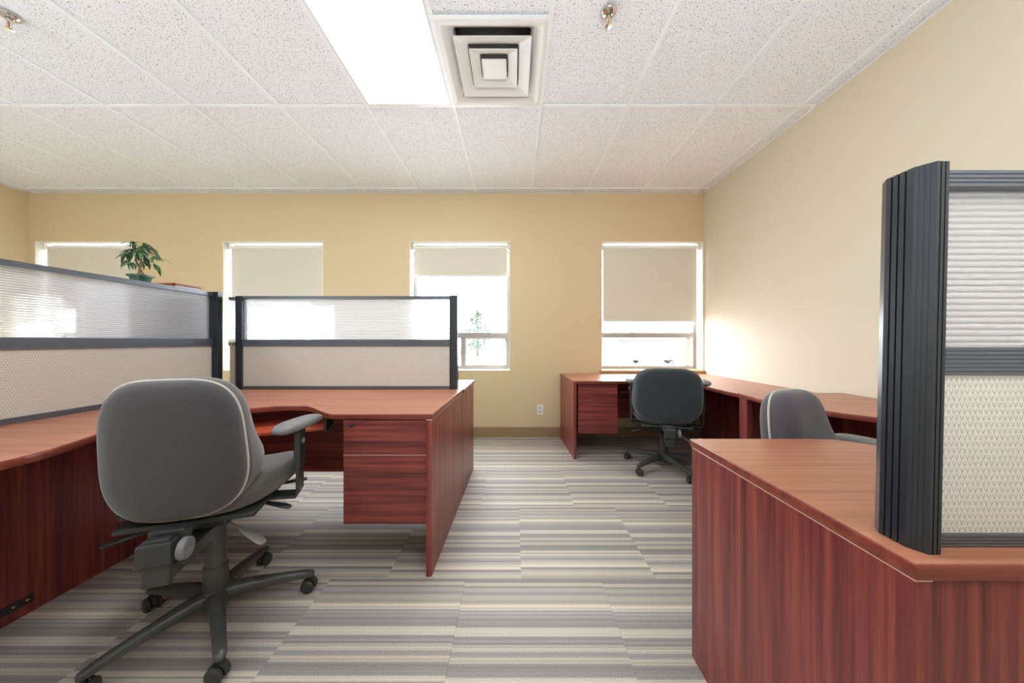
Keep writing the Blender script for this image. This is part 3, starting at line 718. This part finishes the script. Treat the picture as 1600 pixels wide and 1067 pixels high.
targets = [(-.12, .02, .145), (-.05, -.06, .17), (.0, .05, .235), (-.035, -.02, .25), (.05, -.03, .19), (.085, .02, .17), (.03, .07, .21), (-.08, .07, .20), (-.065, .0, .21), (.01, -.07, .12), (.06, .05, .13), (.02, .0, .245), (-.02, .03, .14), (-.03, .05, .225), (.03, -.02, .225), (-.05, -.02, .19), (.05, .02, .215), (0, 0, .20), (-.01, .04, .17)]
for k, (ax, ay, az) in enumerate(targets):
    ax *= .75; ay *= .6
    tip = Vector((px+ax, py+ay, pz+az)); s = tops[k % 3]
    mid = (s+tip)/2+Vector((0, 0, .02))
    bm = new(); tube(bm, spline([tuple(s), tuple(mid), tuple(tip)], 4), .0014, 5); obj('petiole', bm, M['leaf'], t, smooth=True)
    out = math.atan2(-(tip.x-px), tip.y-py)
    for q in range(5):
        o = bpy.data.objects.new('leaf', lms[(k+q) % 3]); C.objects.link(o); o.parent = t
        o.location = tip-Vector((px, py, pz))
        o.rotation_euler = (rnd.uniform(-.75, .05), rnd.uniform(-.3, .3), out+(q-2)*.62+rnd.uniform(-.2, .2))
        sc_ = rnd.uniform(.6, .9); o.scale = (sc_,)*3

# ------------------------------------------------------------------ swivel chairs
def outline(w, h, e, n=56, taper=0.0, eb=None):
    pts = []
    for k in range(n):
        a = 2*PI*k/n; c, s = math.cos(a), math.sin(a); ee = e if s >= 0 or eb is None else eb
        u = math.copysign(abs(c)**(2/ee), c)*w/2; v = math.copysign(abs(s)**(2/ee), s)*h/2
        u *= 1-taper*(v/(h/2))
        pts.append((u, v))
    return pts
def pad(pts, prof, fn):
    """prof : list of (scale, depth) from the back centre over the edge to the front centre"""
    bm = new(); secs = []
    for k, d in prof: secs.append([fn(u*k, v*k, d) for u, v in pts])
    return loft(bm, secs)
def back_map(zc, yb, tilt, bow, lum=0.0):
    def f(u, v, d): return Vector((u, yb+d+bow*u*u-tilt*v+lum*max(0.0, d)*math.exp(-((v+.09)/.1)**2), zc+v))
    return f
def chair(name_label, loc, rot, fab, front, w, h, zc, seatz, phase, piping=True, arms=True, armz=.69, padrot=0, taper=.05, group='swivel office chairs', base_r=.31, arm_x=.285, arm_y=0.0):
    t = thing('office_chair', name_label, 'chair', (loc[0], loc[1], 0), rot, group, world_coords=False)
    P = M['plastic']
    yb = -.235; fm = back_map(zc, yb, .10, .55, 1.2)
    ol = outline(w, h, 3.6, taper=taper, eb=3.0)
    bk = obj('backrest', pad(ol, [(.02, -.040), (.4, -.040), (.7, -.037), (.88, -.030), (.96, -.018), (1.0, 0), (1.0, .008)], fm), fab, t, smooth=True)
    obj('back_cushion', pad([(u, v) for u, v in ol], [(1.0, .008), (1.018, .018), (1.03, .035), (1.02, .055), (.97, .072), (.85, .084), (.6, .090), (.3, .092), (.02, .094)], fm), front, t, smooth=True)
    if piping:
        bm = new(); tube(bm, [fm(u*1.003, v*1.003, .006) for u, v in ol], .0042, 8, closed=True); obj('piping', bm, M['piping'], t, smooth=True, label='pale piping around the backrest')
    # seat
    def sm(u, v, d):
        z = seatz+d; z -= 1.7*max(0, v-.12)**2; z += .35*u*u*(1 if d > 0 else .3)
        return Vector((u, v+.035, z))
    so = outline(.47, .46, 3.2, taper=-.12)
    obj('seat', pad(so, [(.02, -.045), (.6, -.045), (.86, -.042), (.95, -.03), (1.0, -.005), (1.0, .012), (.98, .028), (.9, .040), (.6, .046), (.02, .042)], sm), front, t, smooth=True)
    obj('seat_pan', bx(-.19, .19, -.17, .22, seatz-.062, seatz-.044), P, t, bevel=.006)
    # mechanism
    mz = seatz-.062
    obj('mechanism', bx(-.085, .085, -.11, .12, mz-.05, mz), P, t, bevel=.012)
    # back upright
    yu = -.295
    bm = new(); box(bm, -.032, .032, yu-.012, yu+.012, mz-.105, zc-h/2-.01)
    obj('back_upright', bm, P, t, bevel=.005)
    obj('upright_sleeve', bx(-.042, .042, yu-.022, yu+.02, zc-h/2-.085, zc-h/2-.018), P, t, bevel=.006)
    obj('upright_clamp', bx(-.045, .045, yu+.03, yu+.075, zc-h/2-.045, zc-h/2-.004), P, t, bevel=.006)
    obj('back_bar', bx(-.03, .03, yu+.012, -.06, mz-.10, mz-.055), P, t, bevel=.006)
    Mk = Matrix.Translation((.044, yu, zc-h/2-.05)) @ Matrix.Rotation(PI/2, 4, 'Y')
    bm = new(); lathe(bm, [(0, 0), (.007, 0), (.007, .010), (.028, .010), (.031, .013), (.031, .027), (.028, .030), (.011, .030), (.009, .024), (0, .024)], 24, Mk); obj('tension_knob', bm, M['arm_pad'], t, smooth='auto')
    # levers
    def lever(p0, p1, wl, m, ll=None):
        p0, p1 = Vector(p0), Vector(p1); d = (p1-p0); bm = new(); mid = p0+d*.5
        tube(bm, [p0, mid], .004, 8)
        s = d.cross(Vector((0, 0, 1))).normalized(); nrm = s.cross(d).normalized(); secs = []
        for u, ww in ((.42, .35), (.5, .55), (.65, .8), (.85, 1), (.96, .8), (1, .4)):
            c = p0+d*u; secs.append([c+s*ww*wl+nrm*.002, c+s*ww*wl*.7+nrm*.006, c-s*ww*wl*.7+nrm*.006, c-s*ww*wl+nrm*.002, c-s*ww*wl*.7-nrm*.004, c+s*ww*wl*.7-nrm*.004])
        loft(bm, secs); obj('lever', bm, m, t, smooth='auto')
    lever((.08, .03, mz-.015), (.255, -.03, mz-.045), .016, P)
    lever((.08, .10, mz-.005), (.27, .13, mz+.0), .012, P)
    lever((.05, -.07, mz-.03), (.20, -.12, mz-.125), .020, M['lever'])
    lever((-.08, -.05, mz-.03), (-.26, -.10, mz-.06), .018, P)
    # column
    bm = new(); lathe(bm, [(0, .11), (.040, .11), (.040, .13), (.037, .215), (.033, .217), (.033, mz-.05), (0, mz-.05)], 28); obj('gas_column', bm, M['base_plastic'], t, smooth='auto')
    # five-star base
    bm = new(); lathe(bm, [(0, .06), (.04, .06), (.048, .075), (.048, .118), (.043, .13), (0, .13)], 28); hub = obj('base_hub', bm, M['base_plastic'], t, smooth='auto')
    def sec(r, z, ww, hh, n=12):
        out = []
        for k in range(n):
            a = 2*PI*k/n; c, s = math.cos(a), math.sin(a)
            out.append(Vector((r, math.copysign(abs(c)**.7, c)*ww/2, z+math.copysign(abs(s)**.7, s)*hh/2)))
        return out
    for k in range(5):
        a = phase+k*2*PI/5; R = Matrix.Rotation(a, 4, 'Z')
        secs = [sec(.02, .102, .07, .05), sec(.06, .103, .058, .052), sec(.12, .100, .048, .045), sec(.2, .092, .041, .036), sec(.27, .083, .037, .030), sec(base_r-.008, .077, .035, .027), sec(base_r+.008, .075, .026, .020), sec(base_r+.013, .074, .010, .010)]
        bm = new(); loft(bm, [[R @ v for v in s] for s in secs]); obj('base_arm', bm, M['base_plastic'], t, smooth='auto')
        sw = a+random.uniform(-.9, .9)
        Mc = Matrix.Translation(R @ Vector((base_r, 0, 0))) @ Matrix.Rotation(sw, 4, 'Z')
        bm = new(); tube(bm, [Mc @ Vector((0, 0, .07)), Mc @ Vector((0, 0, .045))], .006, 8)
        hs = []
        for q in range(9):
            an = PI*q/8; hs.append((-.008+.0285*math.cos(an), .029+.0285*math.sin(an)))
        hs2 = [( -.008+.024*math.cos(PI*q/8), .029+.024*math.sin(PI*q/8)) for q in range(8, -1, -1)]
        prism(bm, hs+hs2, -.006, .006, 'XZ', mtx=Mc)
        box(bm, -.016, 0, -.003, .003, .012, .052, mtx=Mc)
        ca = obj('caster', bm, P, t, smooth='auto')
        for s in (-1, 1):
            bm = new(); Mw = Mc @ Matrix.Translation((-.008, s*.0155, .0270)) @ Matrix.Rotation(PI/2, 4, 'X')
            lathe(bm, [(0, -.0085), (.017, -.0088), (.023, -.0070), (.0270, -.003), (.0270, .003), (.023, .0070), (.017, .0088), (0, .0085)], 22, Mw); obj('wheel', bm, P, ca, smooth='auto')
    if arms:
        for s in (-1, 1):
            X = s*(arm_x if not isinstance(arm_x, tuple) else arm_x[0 if s < 0 else 1]); ay = arm_y
            bm = new()
            box(bm, X-.006, X+.006, ay-.02, ay+.045, seatz-.06, armz-.03)
            secs = []
            pts = [(X*1.0, seatz-.06), (X*.98, seatz-.075), (X*.6, seatz-.068), (X*.45, seatz-.066)]
            for i, (xx, zz) in enumerate(pts):
                hh = .006
                secs.append([Vector((xx, ay-.02, zz-hh)), Vector((xx, ay+.045, zz-hh)), Vector((xx, ay+.045, zz+hh)), Vector((xx, ay-.02, zz+hh))])
            loft(bm, secs)
            obj('arm_post', bm, P, t, bevel=.002)
            sl = obj('arm_sleeve', bx(X-.011, X+.011, ay-.026, ay+.051, seatz+.04, armz-.03), P, t, bevel=.004)
            bm = new(); lathe(bm, [(0, 0), (.012, 0), (.011, .006), (.006, .008), (0, .006)], 16, Matrix.Translation((X+s*.011, ay+.012, armz-.075)) @ Matrix.Rotation(s*PI/2, 4, 'Y')); obj('arm_button', bm, M['arm_pad'], sl, smooth='auto')
            Mp = Matrix.Translation((X, ay+.015, armz)) @ Matrix.Rotation(padrot if not isinstance(padrot, tuple) else padrot[0 if s < 0 else 1], 4, 'Z')
            def am(u, v, d, Mp=Mp): return Mp @ Vector((u, v, d-.35*max(0, abs(v)-.06)**2*4))
            obj('armrest_pad', pad(outline(.085, .26, 3.0, 40, taper=.12), [(.02, -.020), (.6, -.020), (.85, -.018), (.97, -.010), (1.0, -.002), (1.0, .003), (.95, .009), (.94, .010), (.8, .014), (.02, .016)], am), M['arm_pad'], t, smooth=True)
    return t
ch1 = chair('grey upholstered swivel chair with pale piping in the left foreground', (-1.149, 1.222), math.radians(18), M['fab_grey'], M['fab_lite'], .362, .455, .725, .515, math.radians(27-18), padrot=(math.radians(31), math.radians(-18)), armz=.735, arm_x=.275)
ch2 = chair('black swivel chair without piping seen from behind at the far right desk', (1.262, 2.68), math.radians(-16), M['fab_blue'], M['fab_blue'], .50, .43, .64, .44, math.radians(138+16), piping=False, armz=.738, taper=.02, arm_x=(.255, .30))
ch3 = chair('grey swivel chair with pale piping tucked behind the front right desk', (1.20, 1.06), math.radians(-153), M['fab_violet'], M['fab_violet'], .325, .45, .65, .44, math.radians(10), armz=.675, taper=.07, arm_x=(.255, .255), arm_y=-.08)

# ------------------------------------------------------------------ outside
struct('ground', bx(-60, 60, WY+.02, 90, -.95, -.9), M['grass'])
def leafy(x, y, h, r, label):
    t = thing('tree', label, 'tree', (x, y, -.9))
    bm = new(); tube(bm, [(x, y, -.9), (x+.1, y, h*.4), (x, y, h*.75)], [.22, .15, .07], 8); obj('trunk', bm, M['tree_bark'], t, smooth=True)
    bm = new(); rr = random.Random(int(x*10)+5)
    for k in range(700):
        a = rr.uniform(0, 2*PI); u = rr.random()**.5; zz = rr.uniform(.15, 1.0); rad = r*math.sin(PI*min(.98, zz*.85+.12))*u
        c = Vector((x+rad*math.cos(a), y+rad*math.sin(a), -.9+(h+.9)*zz)); s = rr.uniform(.12, .28)
        n = Vector((rr.uniform(-1, 1), rr.uniform(-1, 1), rr.uniform(-1, 1))).normalized(); e = n.orthogonal().normalized(); g = n.cross(e)
        v = [bm.verts.new(c+e*s), bm.verts.new(c+g*s*.6), bm.verts.new(c-e*s), bm.verts.new(c-g*s*.6)]; bm.faces.new(v)
    obj('foliage', bm, M['tree_leaf'], t, kind='stuff')
leafy(-4.6, 40, 4.8, 1.7, 'leafy tree outside, seen through the middle window')
def bare(x, y, label, sd):
    t = thing('bare_tree', label, 'tree', (x, y, -.9)); bm = new(); rr = random.Random(sd)
    def br(p, d, l, r, dep):
        q = p+d*l; tube(bm, [p, (p+q)/2+Vector((rr.uniform(-.05, .05)*l, 0, 0)), q], [r, r*.85, r*.7], 5)
        if dep:
            for _ in range(3):
                nd = (d+Vector((rr.uniform(-.7, .7), rr.uniform(-.5, .5), rr.uniform(.0, .5)))).normalized(); br(q, nd, l*.7, r*.6, dep-1)
    br(Vector((x, y, -.9)), Vector((0, 0, 1)), 2.0, .07, 4)
    obj('branches', bm, M['tree_bark'], t, smooth=True)
bare(7.5, 20, 'bare branching tree outside the right window', 3)
def house(x0, x1, y0, y1, z, rz, label, n):
    t = thing('house', label, 'building', ((x0+x1)/2, (y0+y1)/2, -.9)); obj('walls', bx(x0, x1, y0, y1, -.9, z), M['ext_wall'], t)
    bm = new(); prism(bm, [(y0-.9, z), (y1+.4, z), ((y0+y1)/2, rz)], x0-.4, x1+.4, 'YZ'); obj('roof', bm, M['ext_roof'], t)
    for k in range(n):
        xx = x0+(x1-x0)*(k+.5)/n
        w = obj('window', bx(xx-.55, xx+.55, y0-.06, y0+.02, z-1.7, z-.7), M['white_plastic'], t); obj('pane', bx(xx-.45, xx+.45, y0-.07, y0-.055, z-1.6, z-.8), M['ext_glass'], w)
house(-9.5, -5.0, 46, 52, 2.0, 3.2, 'pale low house outside beside the leafy tree', 3)
house(10.5, 20, 33, 40, 1.1, 1.9, 'long low building outside the right window', 6)
def car(x, y, label, s=1):
    t = thing('parked_car', label, 'car', (x, y, -.9), 0, 'cars parked outside')
    pr = [(-2.2, .35), (-2.2, .75), (-1.9, .88), (-1.2, .95), (-.6, 1.38), (.7, 1.42), (1.35, .98), (2.05, .88), (2.2, .6), (2.2, .35)]
    bm = new(); prism(bm, [(x+a, -.9+b) for a, b in pr], y-.85, y+.85, 'XZ'); obj('body', bm, M['car_paint'], t, bevel=.06)
    for wp in ([(-1.05, .98), (-.55, 1.32), (-.02, 1.35), (-.02, .98)], [(.06, .98), (.06, 1.35), (.65, 1.34), (1.15, 1.0)]):
        bm = new(); prism(bm, [(x+a, -.9+b) for a, b in wp], y-.90, y-.84, 'XZ'); obj('side_window', bm, M['ext_glass'], t)
    for a in (-1.4, 1.4):
        for yy in (y-.8, y+.65):
            bm = new(); lathe(bm, [(0, 0), (.33, 0), (.33, .2), (0, .2)], 18, Matrix.Translation((x+a, yy+.2-.3, -.9+.33)) @ Matrix.Rotation(-PI/2, 4, 'X')); obj('wheel', bm, M['tyre'], t, smooth='auto')
car(-7.5, 70, 'dark car parked outside the middle window'); car(12.0, 27, 'dark car parked outside the right window')
